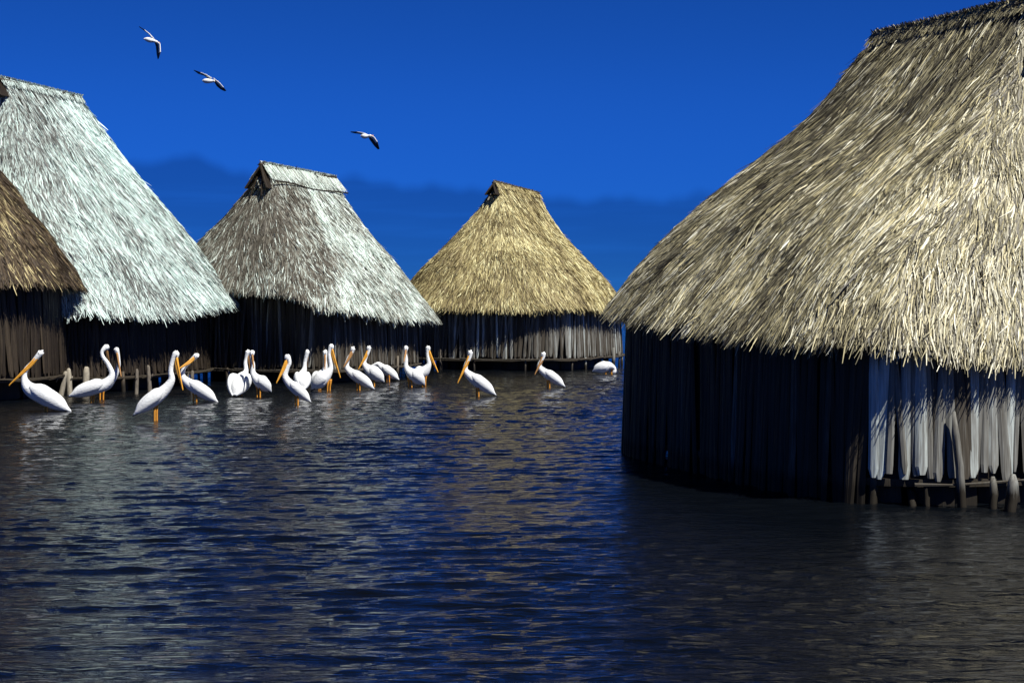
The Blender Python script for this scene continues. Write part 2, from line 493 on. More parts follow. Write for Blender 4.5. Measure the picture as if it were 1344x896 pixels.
def thatch(h, name, mat, nb, blen, bw, parent, fringe=2600, bias=0.0, contrast=1.0, tone_fn=None, gashes=(), tuft=0.017):
    r = np.random.default_rng(h.seed * 11)
    Vs, Fs, Ts = [], [], []
    off = 0
    # underlayer shell: outer skin, thick lip and underside
    nq, ntt = 160, 26
    q = np.linspace(0, 1, nq, endpoint=False)
    rows = []
    for t in np.linspace(0, 1, ntt):
        rows.append(h.surf(q, np.full(nq, t)) - np.array([0, 0, 0.015]))
    E = rows[-1]
    cen = np.r_[h.c + h.shift * h.a, 0]
    inw = cen - E; inw[:, 2] = 0; inw /= np.linalg.norm(inw, axis=1)[:, None]
    rows.append(E + inw * 0.05 + np.array([0, 0, -0.06]))
    rows.append(E + inw * 0.20 + np.array([0, 0, -0.07]))
    for t in (0.8, 0.5, 0.2, 0.0):
        P = h.surf(q, np.full(nq, t)); rows.append(P - np.array([0, 0, 0.28 + 0.05 * (1 - t)]))
    V = np.concatenate(rows)
    nr = len(rows)
    i = (np.arange(nr - 1)[:, None] * nq + np.arange(nq)[None, :])
    j = (np.arange(nr - 1)[:, None] * nq + (np.arange(nq)[None, :] + 1) % nq)
    Fsh = np.stack([i.ravel(), j.ravel(), (j + nq).ravel(), (i + nq).ravel()], 1)
    Vs.append(V); Ts.append(np.full(len(V), 0.5)); off += len(V)
    # blades
    # sampled by area: wider towards the eave
    c0 = 0.42
    t = (-c0 + np.sqrt(c0 * c0 + (1 + 2 * c0) * r.random(nb))) * 0.995
    q = r.random(nb)
    Lb = blen * r.uniform(0.55, 1.35, nb)
    t = np.minimum(t, 1 - 0.45 * Lb / 4.8 * r.uniform(0.2, 1.6, nb))
    P = h.surf(q, t)
    if gashes:
        gx, gy = project(P)
        keep = np.ones(nb, bool)
        for (x0, y0, x1, y1, rad) in gashes:
            a = np.array([x0, y0]); bb = np.array([x1, y1]) - a
            pt = np.c_[gx, gy] - a
            k = np.clip((pt @ bb) / (bb @ bb + 1e-9), 0, 1)
            d = np.linalg.norm(pt - k[:, None] * bb, axis=1)
            keep &= ~((d < rad * r.uniform(0.6, 1.2, nb)) & (P[:, 1] < h.c[1] + h.B))
        q, t, P, Lb = q[keep], t[keep], P[keep], Lb[keep]; nb = len(q)
    D, N = h.frame(q, t)
    S0 = np.cross(D, N)
    # locks of strands lean together
    lean = 0.15 * h.ns(P * 1.7) + 0.13 * np.sin(q * 173 + t * 9 + 2 * h.ns(P * 2.9)) + r.normal(0, 0.085, nb)
    D = D + S0 * lean[:, None]; D /= np.linalg.norm(D, axis=1)[:, None]
    L = Lb; W = bw * r.uniform(0.6, 1.35, nb)
    step = 0.5 + 0.5 * np.sin(h.ns(P * 1.1) * 3 + t * 60)
    l0 = r.uniform(-0.01, 0.03, nb); l1 = l0 + tuft * r.uniform(0.0, 1.0, nb) ** 1.5 + 0.012 * step
    roll = r.normal(0, 0.40, nb)
    lock = np.sin(q * 260 + h.ns(P * 2.3) * 4)
    tone = 0.5 + bias + contrast * (r.normal(0, 0.20, nb) + 0.11 * h.ns(P * np.array([1.6, 1.6, 0.5])) + 0.07 * h.ns(P * 0.55 + 3) + 0.05 * lock)
    if tone_fn is not None:
        tone = tone + tone_fn(P, q, t, r)
    wild = r.random(nb) < 0.005
    l1[wild] += r.uniform(0.03, 0.10, wild.sum())
    V, Fq, T = blade_mesh(P, D, N, L, W, l0, l1, roll, np.clip(tone, 0.02, 0.98), r.normal(0, 0.05, nb))
    Vs.append(V); Fs.append(Fq + off); Ts.append(T); off += len(V)
    # eave fringe hanging over the lip, in ragged locks
    nf = fringe
    q = r.random(nf)
    lockid = np.sin(q * 2 * np.pi * 31 + h.seed) * 0.5 + np.sin(q * 2 * np.pi * 83 + 2 * h.seed) * 0.3 + np.sin(q * 2 * np.pi * 190) * 0.2
    t = np.full(nf, 0.985) - r.random(nf) * 0.05
    P = h.surf(q, t); D, N = h.frame(q, t)
    D = D * 0.75 + np.array([0, 0, -1]) * r.uniform(0.15, 0.8, nf)[:, None] + np.cross(D, N) * r.normal(0, 0.16, nf)[:, None]
    D /= np.linalg.norm(D, axis=1)[:, None]
    L = 0.15 + 0.12 * (lockid + 0.4).clip(0, 1.4) + r.random(nf) ** 2 * 0.14
    P = P + N * r.uniform(-0.10, 0.03, nf)[:, None]
    W = bw * r.uniform(0.6, 1.3, nf)
    tone = 0.48 + bias + contrast * r.normal(0, 0.2, nf)
    V, Fq, T = blade_mesh(P, D, N, L, W, np.zeros(nf), r.uniform(-0.05, 0.03, nf), r.normal(0, 0.6, nf), np.clip(tone, 0.02, 0.98), r.normal(0, 0.02, nf))
    Vs.append(V); Fs.append(Fq + off); Ts.append(T); off += len(V)
    o = np_mesh(name, np.concatenate(Vs), [(Fsh, 1), (np.concatenate(Fs), 0)], [mat, TH_UNDER], {'tone': np.concatenate(Ts)}, parent=parent)
    return o

def board(mb, base, top, out, wd, th, tone, taper=0.7, bend=0.0, mat=0):
    """a split board/pole: hexagonal-ish section, slightly bent"""
    base, top = Vector(base), Vector(top)
    ax = (top - base)
    out = Vector(out)
    side = ax.cross(out).normalized()
    V, Fc = [], []
    st = (0, 0.06, 0.35, 0.7, 1.0)
    for k, f in enumerate(st):
        c = base + ax * f + side * bend * math.sin(math.pi * f)
        ww = wd * (taper if k == 0 else (1 - (1 - 0.85) * f)) * 0.5
        for (a, b) in ((-1, 0.15), (-0.45, 1), (0.45, 1), (1, 0.15), (0.5, -0.6), (-0.5, -0.6)):
            V.append(c + side * ww * a + out * th * b)
    n = 6
    for k in range(len(st) - 1):
        for j in range(n):
            j2 = (j + 1) % n
            Fc.append((k * n + j, k * n + j2, (k + 1) * n + j2, (k + 1) * n + j))
    Fc.append(tuple(range(n))); Fc.append(tuple(range((len(st) - 1) * n, len(st) * n)))
    mb.add(V, Fc, mat, tone)

def build_hut(h, label, mat, group, nb, blen, bw, bias=0.0, contrast=1.0, tone_fn=None, gashes=(), fringe=2600,
              board_w=0.085, board_tone=0.45, tuft=0.017, ridge='pole', vent=1.0, nst=16, wallmat=None, low_side=False, rim_tone=0.35, extra_stilts=()):
    wallmat = wallmat or WOOD
    rd = random.Random(h.seed * 5)
    cen = h.c + h.shift * h.a
    root = empty('thatched_hut', (cen[0], cen[1], 0))
    tag(root, label, 'hut', group)
    roof = thatch(h, 'thatch_roof', mat, nb, blen, bw, None, fringe, bias, contrast, tone_fn, gashes, tuft)
    reparent(roof, root)
    # wall of upright split boards round the rounded footprint
    mb = MB()
    per = h.arc[-1]
    nbd = int(per / board_w)
    x = 0.0
    while x < per:
        wd = board_w * rd.uniform(0.65, 1.45)
        q = (x + wd / 2) / per
        x += wd * rd.uniform(0.70, 0.93)
        if rd.random() < 0.02:
            x += 0.03
        ph = h.phi_at(np.array([q % 1.0]))
        p = h.foot(ph, h.wall_in)[0]
        p2 = h.foot(ph + 0.01, h.wall_in)[0]
        tg = (p2 - p) / (np.linalg.norm(p2 - p) + 1e-9)
        o = np.array([tg[1], -tg[0]])
        if np.dot(o, p - cen) < 0: o = -o
        ln = rd.gauss(0, 0.05)
        zb = h.floor + rd.uniform(-0.05, 0.06)
        un, vn = np.dot(p - cen, h.a) / h.A, np.dot(p - cen, h.b) / h.B
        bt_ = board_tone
        if low_side and vn < -0.78 and -un < -vn - 0.01:       # long side: shade painted in as darker tone; boards run into the water
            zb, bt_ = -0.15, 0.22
        dpt = rd.uniform(-0.02, 0.025)
        b = (p[0] + o[0] * dpt - tg[0] * ln, p[1] + o[1] * dpt - tg[1] * ln, zb)
        t = (p[0] + tg[0] * ln - o[0] * 0.06, p[1] + tg[1] * ln - o[1] * 0.06, h.ze + h.du * un + h.dv * vn + 0.14)
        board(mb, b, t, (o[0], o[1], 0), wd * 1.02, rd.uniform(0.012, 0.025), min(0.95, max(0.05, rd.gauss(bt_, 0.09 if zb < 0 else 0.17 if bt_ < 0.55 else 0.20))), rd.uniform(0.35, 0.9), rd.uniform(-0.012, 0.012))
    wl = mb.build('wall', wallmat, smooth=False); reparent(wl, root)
    # floor deck with a rim of rough poles
    mb = MB()
    N = 72
    phs = h.phi_at(np.linspace(0, 1, N, endpoint=False))
    Eo = h.foot(phs, h.wall_in + (0.03 if low_side else -0.05))
    V = [(p[0], p[1], h.floor - 0.02) for p in Eo] + [(p[0], p[1], h.floor - 0.10) for p in Eo]
    mb.add(V, [tuple(range(N)), tuple(range(2 * N - 1, N - 1, -1))] + [(i, i + N, (i + 1) % N + N, (i + 1) % N) for i in range(N)], 0, 0.25)
    Er = h.foot(phs, h.wall_in - 0.09)
    for i in range(0, N, 6):
        vm = [np.dot(Er[(i + k) % N] - cen, h.b) / h.B for k in (0, 6)]
        if low_side and min(vm) < -0.8: continue
        pts = [(Er[(i + k) % N][0], Er[(i + k) % N][1], h.floor - 0.045 + 0.02 * math.sin(i * 1.7 + k)) for k in range(-1, 8)]
        mb.tube(pts, [0.019 * rd.uniform(0.7, 1.3) for _ in pts], 0, rim_tone * rd.uniform(0.7, 1.2), 6, 0.15)
    dk = mb.build('floor_deck', WOOD, smooth=False); reparent(dk, root)
    # dark band added inside the wall to block light through the board gaps
    mb = MB()
    NL = 96
    pl = h.phi_at(np.linspace(0, 1, NL, endpoint=False))
    Lo, Li = h.foot(pl, h.wall_in + 0.10), h.foot(pl, h.wall_in + 0.12)
    V = []
    for k_ in range(NL):
        un, vn = np.dot(Lo[k_] - cen, h.a) / h.A, np.dot(Lo[k_] - cen, h.b) / h.B
        zt = h.ze + h.du * un + h.dv * vn + 0.05
        V += [(*Lo[k_], h.floor - 0.05), (*Lo[k_], zt), (*Li[k_], zt), (*Li[k_], h.floor - 0.05)]
    mb.add(V, [(4 * k_ + c_, 4 * ((k_ + 1) % NL) + c_, 4 * ((k_ + 1) % NL) + (c_ + 1) % 4, 4 * k_ + (c_ + 1) % 4) for k_ in range(NL) for c_ in range(4)], 0, 0.2)
    li = mb.build('added_gap_screen', WOOD_DK, smooth=False); reparent(li, root)
    # added dark screen of boards under the deck, standing in for shade there
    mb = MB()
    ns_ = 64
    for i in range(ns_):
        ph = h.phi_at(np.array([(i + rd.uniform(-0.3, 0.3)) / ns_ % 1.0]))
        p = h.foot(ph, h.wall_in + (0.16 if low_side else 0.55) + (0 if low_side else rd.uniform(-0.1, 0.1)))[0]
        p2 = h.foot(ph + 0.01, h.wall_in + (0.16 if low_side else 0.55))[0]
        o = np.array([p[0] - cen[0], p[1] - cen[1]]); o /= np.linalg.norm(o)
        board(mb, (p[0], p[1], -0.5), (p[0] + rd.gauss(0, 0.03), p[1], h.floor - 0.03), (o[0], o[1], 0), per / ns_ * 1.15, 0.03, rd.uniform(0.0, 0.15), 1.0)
    sk = mb.build('added_shade_skirt', WOOD_DK, smooth=False); reparent(sk, root)
    # stilts standing in the water
    for i in range(nst):
        q = (i + rd.uniform(-0.3, 0.3)) / nst
        ph = h.phi_at(np.array([q % 1.0]))
        p = h.foot(ph, h.wall_in - 0.08 + rd.uniform(-0.03, 0.10))[0]
        if low_side and np.dot(p - cen, h.b) / h.B < -0.7: continue
        if extra_stilts and project(np.array([p[0], p[1], 0.0]))[0] > 1105 and p[1] < cen[1]: continue
        ln = (rd.gauss(0, 0.045), rd.gauss(0, 0.045))
        rr = rd.uniform(0.032, 0.055)
        top = h.floor + rd.choice((-0.02, 0.0, 0.25, 0.55, 0.1))
        pts = [(p[0] + ln[0] * f, p[1] + ln[1] * f, -0.8 + (top + 0.8) * f) for f in (0, 0.35, 0.7, 1)]
        m = MB(); m.tube(pts, [rr * 1.25, rr * 1.1, rr, rr * 0.75], 0, rd.uniform(0.35, 0.8), 8, 0.16)
        s_ = m.build('stilt', WOOD_DK if rd.random() < 0.4 else WOOD); reparent(s_, root)
    for (x0, wl, x1, y1, rr) in extra_stilts:
        d = depth_of(wl + 4); a_, b_ = at(x0, wl, d), at(x1, y1, d + 0.06)
        dn = (a_ - b_).normalized()
        m = MB(); m.tube([a_ + dn * 0.6, a_, a_.lerp(b_, 0.4) + Vector((0.012, 0, 0)), a_.lerp(b_, 0.75), b_], [rr * 1.1, rr * 1.1, rr * 1.15, rr, rr * 0.45], 0, rd.uniform(0.35, 0.7), 9, 0.16)
        s_ = m.build('stilt', WOOD); reparent(s_, root)
    # ridge
    r0, r1 = Vector(h.r0), Vector(h.r1)
    ax = (r1 - r0).normalized()
    lat = Vector((h.b[0], h.b[1], 0))
    m = MB()
    K = 9
    pts = [r0 - ax * 0.30 + (r1 - r0 + ax * 0.42) * (k / (K - 1)) + Vector((0, 0, 0.05 - 0.05 * math.sin(math.pi * k / (K - 1)) + rd.uniform(-0.012, 0.012))) for k in range(K)]
    m.tube(pts, [0.042 + 0.01 * rd.random() for _ in pts], 0, 0.35, 7, 0.15)
    ro = m.build('ridge_pole', WOOD_DK); ro.parent = roof
    # ridge cap: blades saddled over the top
    r = np.random.default_rng(h.seed + 77)
    n = int(1500 * (0.05 / bw) ** 0.7) if ridge != 'cap' else 2600
    k = r.uniform(-0.06, 1.04, n)
    P = h.r0[None, :] * (1 - k[:, None]) + h.r1[None, :] * k[:, None]
    sgn = np.sign(r.random(n) - 0.5)
    latn = np.array(lat)
    slope = 0.62 if ridge == 'cap' else 0.55
    D = latn[None, :] * (sgn * slope)[:, None] + np.array([0, 0, -1])[None, :] * 0.8 + np.array(ax)[None, :] * r.normal(0, 0.12, n)[:, None]
    D /= np.linalg.norm(D, axis=1)[:, None]
    N = latn[None, :] * (sgn * 0.8)[:, None] + np.array([0, 0, slope])[None, :]
    N /= np.linalg.norm(N, axis=1)[:, None]
    P = P + np.array([0, 0, 0.04]) - D * r.uniform(0, 0.12, n)[:, None]
    V, Fq, T = blade_mesh(P, D, N, r.uniform(0.25, 0.5, n) * (1.25 if ridge == 'cap' else 0.5), bw * r.uniform(0.7, 1.3, n), np.full(n, 0.03), r.uniform(0.02, 0.05, n), r.normal(0, 0.45, n),
                          np.clip((0.72 if ridge == 'cap' else 0.5) + r.normal(0, 0.16, n), 0.02, 0.98), r.normal(0, 0.03, n))
    rc = np_mesh('ridge_cap', V, [(Fq, 0)], [mat], {'tone': T}); rc.parent = roof
    # binding rods and twigs on the ridge
    if ridge == 'cap':
        for sg in (-1, 1):
            pts = [r0 + (r1 - r0) * f + lat * sg * (0.42 + 0.02 * math.sin(f * 9)) + Vector((0, 0, -0.42 + 0.03 * math.sin(f * 7 + 1))) for f in np.linspace(-0.05, 1.02, 9)]
            m = MB(); m.tube(pts, 0.022, 0, 0.2, 5); bo = m.build('binding_rod', WOOD_DK); bo.parent = roof
    for i in range(26 if ridge == 'cap' else 9):
        f = rd.uniform(-0.08, 1.02)
        c = r0 + (r1 - r0) * f + Vector((0, 0, 0.06))
        d = ax * rd.gauss(0, 0.8) + lat * rd.gauss(0, 0.4) + Vector((0, 0, rd.uniform(0.0, 0.35)))
        d = d.normalized() * rd.uniform(0.12, 0.35)
        m = MB(); m.tube([c - d * 0.6, c, c + d * 0.6 + Vector((0, 0, 0.02))], [0.012, 0.016, 0.008], 0, rd.uniform(0.1, 0.5), 5)
        tw = m.build('ridge_twig', WOOD_DK); tw.parent = roof
    if vent:
        # little open gablet at the near end of the ridge: dark hollow with hanging poles
        e = Vector(-ax); e.z = 0; e.normalize()
        m = MB()
        a0 = r0 + Vector((0, 0, 0.02)) + e * 0.22
        wv, hv = 0.42 * vent, 0.78 * vent
        bl = a0 + lat * -wv + Vector((0, 0, -hv)) + e * 0.24
        br = a0 + lat * wv + Vector((0, 0, -hv)) + e * 0.24
        bk = a0 - e * 0.5
        m.add([a0, bl, br, bk + Vector((0, 0, -0.2)), bl - e * 0.5, br - e * 0.5],
              [(0, 1, 4, 3), (0, 3, 5, 2), (3, 4, 5), (1, 2, 5, 4)], 0, 0.1)
        for sg, c in ((-1, bl), (1, br)):
            m.tube([a0 + e * 0.05, (a0 + c) / 2 + e * 0.07, c + e * 0.05], [0.035, 0.03, 0.03], 0, 0.15, 6, 0.1)
        for i in range(4 if vent > 0.8 else 2):
            f = (i + 0.5) / (4 if vent > 0.8 else 2) * 2 - 1
            tp = a0 + lat * f * wv * 0.45 + Vector((0, 0, -0.18 - 0.25 * abs(f))) + e * 0.1
            bt = a0 + lat * f * wv * 1.05 + Vector((0, 0, -hv - rd.uniform(-0.15, 0.25))) + e * 0.30
            m.tube([tp, (tp + bt) / 2, bt], [0.025, 0.03, 0.02], 0, rd.choice((0.05, 0.1, 0.2, 0.9)), 6, 0.2)
        gv = m.build('gable_vent', WOOD_DK, smooth=False); gv.parent = roof
    return root, roof, h

G = 'thatched stilt huts standing in the lagoon'
huts = {}
def hut_pts(px0, py0, d0, px1, py1, d1):
    return at(px0, py0, d0), at(px1, py1, d1)

# big near hut on the right
r0, r1 = hut_pts(1362, 6, 20.4, 1152, 52, 24.0)
hR = Hut(r0, r1, 4.15, 3.54, 1.73, 5.0, 0.30, 0.22, -0.25, wall_in=0.12, floor=0.30, seed=3, sag=0.05, bump2=0.033)
def toneR(P, q, t, r):
    X, Y = project(P)
    # sun-bleached patch in the middle of the long side
    return np.exp(-(((X - 1080) / 110) ** 2 + ((Y - 300) / 70) ** 2)) * 0.10
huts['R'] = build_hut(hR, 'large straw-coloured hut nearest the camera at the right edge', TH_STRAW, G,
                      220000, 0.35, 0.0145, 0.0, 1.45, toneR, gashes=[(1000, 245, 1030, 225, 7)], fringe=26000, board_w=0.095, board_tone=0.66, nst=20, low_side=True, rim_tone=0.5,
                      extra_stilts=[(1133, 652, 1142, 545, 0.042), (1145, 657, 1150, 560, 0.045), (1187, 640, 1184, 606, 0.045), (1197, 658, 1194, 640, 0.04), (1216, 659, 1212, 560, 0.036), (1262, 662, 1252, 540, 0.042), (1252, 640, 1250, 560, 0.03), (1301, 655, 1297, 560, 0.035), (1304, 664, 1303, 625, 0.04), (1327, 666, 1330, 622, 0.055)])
# silvery hut on the left
r0, r1 = hut_pts(6, 108, 41.18, 104, 131, 44.4)
h1 = Hut(r0, r1, 4.30, 3.84, 2.20, 3.1, 0.82, 0.13, -0.21, wall_in=0.62, seed=5, sag=0.07, bump2=0.008)
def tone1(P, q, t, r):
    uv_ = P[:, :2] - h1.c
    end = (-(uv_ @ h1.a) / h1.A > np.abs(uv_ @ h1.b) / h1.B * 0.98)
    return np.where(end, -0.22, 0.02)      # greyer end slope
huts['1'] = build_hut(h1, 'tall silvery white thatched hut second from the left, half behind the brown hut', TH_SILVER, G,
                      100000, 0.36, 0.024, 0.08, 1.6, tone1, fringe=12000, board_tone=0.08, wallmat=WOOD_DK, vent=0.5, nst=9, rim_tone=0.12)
# brown hut at the left edge
r0, r1 = hut_pts(-110, 105, 36.6, -60, 125, 40.2)
h0 = Hut(r0, r1, 3.25, 3.08, 2.46, 2.5, 0.3, -0.12, 0.06, wall_in=0.40, seed=8, sag=0.05, bump2=0.013, floor=0.5)
huts['0'] = build_hut(h0, 'dark brown thatched hut cut off by the left edge of the picture', TH_BROWN, G,
                      80000, 0.34, 0.022, -0.15, 1.4, fringe=6000, board_tone=0.15, wallmat=WOOD_DK, vent=0.5, nst=8, rim_tone=0.12)
# grey hut in the middle left with the ragged gable vent
r0, r1 = hut_pts(349, 219, 46.0, 438, 236, 49.45)
h2 = Hut(r0, r1, 3.35, 3.20, 1.98, 4.6, -0.05, -0.2, -0.20, lift=0.30, wall_in=0.45, seed=12, sag=0.05, bump2=0.014)
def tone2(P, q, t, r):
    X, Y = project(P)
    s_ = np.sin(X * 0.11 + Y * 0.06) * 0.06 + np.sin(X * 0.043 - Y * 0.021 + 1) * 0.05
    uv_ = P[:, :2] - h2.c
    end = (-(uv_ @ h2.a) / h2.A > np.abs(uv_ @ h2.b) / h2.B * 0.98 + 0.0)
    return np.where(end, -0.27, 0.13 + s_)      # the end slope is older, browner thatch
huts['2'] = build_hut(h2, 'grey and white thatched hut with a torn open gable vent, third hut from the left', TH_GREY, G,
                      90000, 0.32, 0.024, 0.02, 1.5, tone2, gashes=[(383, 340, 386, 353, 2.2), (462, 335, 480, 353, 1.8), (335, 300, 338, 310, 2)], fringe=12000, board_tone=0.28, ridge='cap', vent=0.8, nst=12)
# golden hut
r0, r1 = hut_pts(652, 243, 54.6, 706, 257, 58.0)
h3 = Hut(r0, r1, 3.75, 3.50, 1.76, 3.3, -0.4, -0.2, 0.04, wall_in=0.26, seed=15, sag=0.05, bump2=0.03)
def tone3(P, q, t, r):
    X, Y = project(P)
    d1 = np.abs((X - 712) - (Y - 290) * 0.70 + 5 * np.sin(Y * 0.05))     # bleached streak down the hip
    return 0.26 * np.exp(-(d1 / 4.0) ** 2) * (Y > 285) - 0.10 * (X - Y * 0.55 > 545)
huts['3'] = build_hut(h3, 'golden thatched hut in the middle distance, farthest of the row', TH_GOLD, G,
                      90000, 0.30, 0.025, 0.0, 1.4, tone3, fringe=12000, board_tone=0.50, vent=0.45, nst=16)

# ------------------------------------------------------------------ pelicans
def pelican(wl, T, C, neck, H, B, legs, label, s=1.0, wing=1.0, dull=False, r_body=None, group='white pelicans wading in front of the huts'):
    d = depth_of(wl)
    mpp = d / F
    def W(p):
        z = p[2] if len(p) > 2 else 0.0
        q = at(p[0], p[1], d)
        return Vector((q.x, q.y + z * mpp, q.z))
    Tv, Cv, Hv, Bv = W(T), W(C), W(H), W(B)
    nk = [W(p) for p in neck]
    hd = Vector((Cv.x - Tv.x, Cv.y - Tv.y, 0)); hd.normalize()
    side = Vector((-hd.y, hd.x, 0))
    Lb = (Cv - Tv).length
    rb = (r_body * mpp) if r_body else 0.208 * Lb
    u = mpp * s * (wl - 392) / 160.0            # one "pixel" of the nearest bird
    m = MB()
    up = Vector((0, 0, 1))
    M1 = Tv.lerp(Cv, 0.30) + up * rb * 0.10
    M2 = Tv.lerp(Cv, 0.62) + up * rb * 0.10
    pts = [Tv, Tv.lerp(Cv, 0.10), M1, M2, Cv]
    rn = [0.25 * u * 2, rb * 0.38, rb * 0.84, rb * 1.0, rb * 0.74]
    rs = [rb * 0.22, rb * 0.50, rb * 0.82, rb * 0.90, rb * 0.68]
    nr = [4.6, 3.3, 2.9, 2.7, 2.6]
    for i, p in enumerate(nk):
        pts.append(p); rn.append(nr[min(i, 4)] * u); rs.append(nr[min(i, 4)] * u * 0.92)
    bd = (Bv - Hv).normalized()
    pts.append(Hv - bd * 1.2 * u); rn.append(4.2 * u); rs.append(3.6 * u)
    pts.append(Hv + bd * 2.8 * u); rn.append(3.2 * u); rs.append(2.7 * u)
    pts.append(Hv + bd * 5.2 * u); rn.append(1.4 * u); rs.append(1.2 * u)
    m.loft(pts, rn, rs, side, 0, 0.6, 16, 6)
    # folded wings: separate lobes with a free lower edge, black tips showing at the tail
    for sg in (-1, 1):
        o = side * sg * rb * 0.62 * wing
        wp = [Cv.lerp(Tv, 0.02) + o * 0.75 + up * rb * 0.25, Cv.lerp(Tv, 0.25) + o * 1.1 + up * rb * 0.34, Cv.lerp(Tv, 0.55) + o * 1.05 + up * rb * 0.24,
              Cv.lerp(Tv, 0.82) + o * 0.7 + up * rb * 0.06, Cv.lerp(Tv, 1.03) + o * 0.25 - up * rb * 0.02]
        m.loft(wp, [rb * 0.30, rb * 0.76, rb * 0.70, rb * 0.42, rb * 0.07], [rb * 0.22, rb * 0.42, rb * 0.42, rb * 0.26, rb * 0.05], side, 0, 0.62, 12, 5)
        bp = [Cv.lerp(Tv, 0.72) + o * 0.80 - up * rb * 0.34, Cv.lerp(Tv, 0.90) + o * 0.52 - up * rb * 0.18, Cv.lerp(Tv, 1.05) + o * 0.2 - up * rb * 0.10]
        m.loft(bp, [rb * 0.10, rb * 0.11, rb * 0.04], [rb * 0.12, rb * 0.10, rb * 0.03], side, 3, 0.5, 8, 3)
    # bill: long upper mandible with hooked nail, pouch below
    b0 = Hv + bd * 2.6 * u
    Lr = (Bv - b0).length
    low = (up * -1 - bd * (up * -1).dot(bd))
    if low.length < 0.2: low = side.copy()
    low.normalize()
    back = low if low.dot(Cv - Hv) > 0 else -low
    m.loft([b0, b0.lerp(Bv, 0.35), b0.lerp(Bv, 0.8), Bv, Bv + back * 0.9 * u - bd * 0.2 * u], [2.0 * u, 1.3 * u, 1.0 * u, 0.8 * u, 0.25 * u], [2.0 * u, 1.7 * u, 1.5 * u, 1.0 * u, 0.3 * u], side, 1, 0.6, 10, 4)
    pb = b0 + back * 1.3 * u
    m.loft([pb, pb.lerp(Bv, 0.30) + back * 1.7 * u, pb.lerp(Bv, 0.7) + back * 0.9 * u, Bv + back * 0.3 * u], [1.6 * u, 2.1 * u, 1.1 * u, 0.4 * u], [1.7 * u, 1.7 * u, 1.1 * u, 0.4 * u], side, 1, 0.35, 10, 4)
    for sg in (-1, 1):
        e = Hv + bd * 1.8 * u + side * sg * 2.9 * u - back * 1.0 * u
        m.loft([e - bd * 0.9 * u, e, e + bd * 0.9 * u], [0.1 * u, 0.8 * u, 0.1 * u], [0.1 * u, 0.5 * u, 0.1 * u], side, 4, 0.5, 8, 3)
    # short crest at the nape
    cr = Hv - bd * 4.2 * u
    m.loft([Hv - bd * 2.0 * u, cr, cr - bd * 2.2 * u + up * -0.8 * u], [2.4 * u, 1.4 * u, 0.15 * u], [1.8 * u, 0.8 * u, 0.1 * u], side, 0, 0.6, 8, 3)
    # legs: thigh, shank and webbed foot under the water
    for k, sg in enumerate((-1, 1)):
        lx = legs[k] if k < len(legs) else legs[0] + (2.5 if len(legs) == 1 else 0)
        g = at(lx, wl, d)
        f = Vector((g.x, g.y, 0)) + side * sg * 1.6 * u
        topz = max((M2.z + Cv.z) / 2 - rb * 0.75, 0.04)
        tp = Vector((f.x, f.y, topz)) + hd * 0.6 * u
        m.loft([tp + up * rb * 0.5, tp, f + up * (topz * 0.45), f + up * -0.14], [3.0 * u, 2.2 * u, 1.35 * u, 1.3 * u], [2.6 * u, 2.0 * u, 1.3 * u, 1.2 * u], side, 2, 0.6, 8, 3)
        m.loft([f + up * -0.14 - hd * 2 * u, f + up * -0.15 + hd * 2 * u, f + up * -0.16 + hd * 8 * u], [1.2 * u, 1.0 * u, 0.3 * u], [1.2 * u, 2.6 * u, 4.0 * u], side, 2, 0.5, 8, 3)
    o = m.build('pelican', [WHITE, BILLD if dull else BILL, LEG, BLACK, EYE])
    c = Vector((g.x, g.y, 0))
    for v in o.data.vertices: v.co -= c
    o.location = c
    tag(o, label, 'pelican', group)
    return o

pelican(540, (90, 539, 6), (39, 510), [(32, 497), (34, 485), (43, 475)], (53, 463), (14, 505, -6), [59, 62],
        'white pelican facing left with a long orange bill, leftmost of the flock')
pelican(528, (93, 519, -6), (138, 504), [(147, 492), (142, 478), (135, 468), (134, 461)], (139, 456, 3), (140, 486, 22), [120, 123],
        'white pelican second from left with a bare curved neck, its bill turned away', dull=True)
pelican(524, (122, 514, 22), (139, 506, 18), [(147, 494, 16), (152, 481, 15), (152, 469, 14)], (150, 460, 13), (158, 494, 4), [132, 135],
        'pelican mostly hidden behind the second one from left, head up and bill hanging down', r_body=6, dull=True)
pelican(552, (178, 543, -8), (215, 513), [(225, 499), (224, 487), (226, 475)], (231, 465), (241, 511, -6), [203, 206],
        'largest white pelican, facing right with its orange bill pointing down, nearest to the camera')
pelican(528, (284, 527, 6), (248, 503), [(240, 494), (241, 484), (249, 475)], (257, 467), (237, 484, -16), [254, 258],
        'white pelican facing left with its bill tip behind the bill of the largest pelican')
pelican(520, (311, 517, -20), (316, 496, 12), [(320, 488, 18), (319, 477, 20), (320, 470, 20)], (322, 463, 20), (323, 484, 28), [313, 319],
        'white pelican seen from behind with both folded wings showing, left of the close pair', wing=1.45, r_body=11, dull=True)
pelican(521, (354, 514, 8), (337, 497), [(332, 489), (332, 478), (330, 470)], (331, 463), (335, 482, -14), [338, 341],
        'small white pelican with an upright neck, right of the close pair', r_body=9, dull=True)
pelican(531, (407, 527, 4), (380, 503), [(374, 493), (377, 483), (380, 476)], (377, 469), (364, 502, -8), [388, 391],
        'white pelican facing left in front of one with its back turned, bill held down')
pelican(519, (400, 509, -14), (395, 494, 8), [(398, 485, 11), (399, 475, 12)], (402, 463, 12), (400, 483, 22), [394, 399],
        'white pelican seen from behind, standing at the back of one facing left', r_body=10, dull=True)
pelican(511, (408, 505, 8), (420, 492, 14), [(425, 484, 15), (425, 473, 15)], (425, 463, 15), (426, 485, 4), [418, 421],
        'white pelican mostly hidden, its head and neck rising behind a bigger one', r_body=8, dull=True)
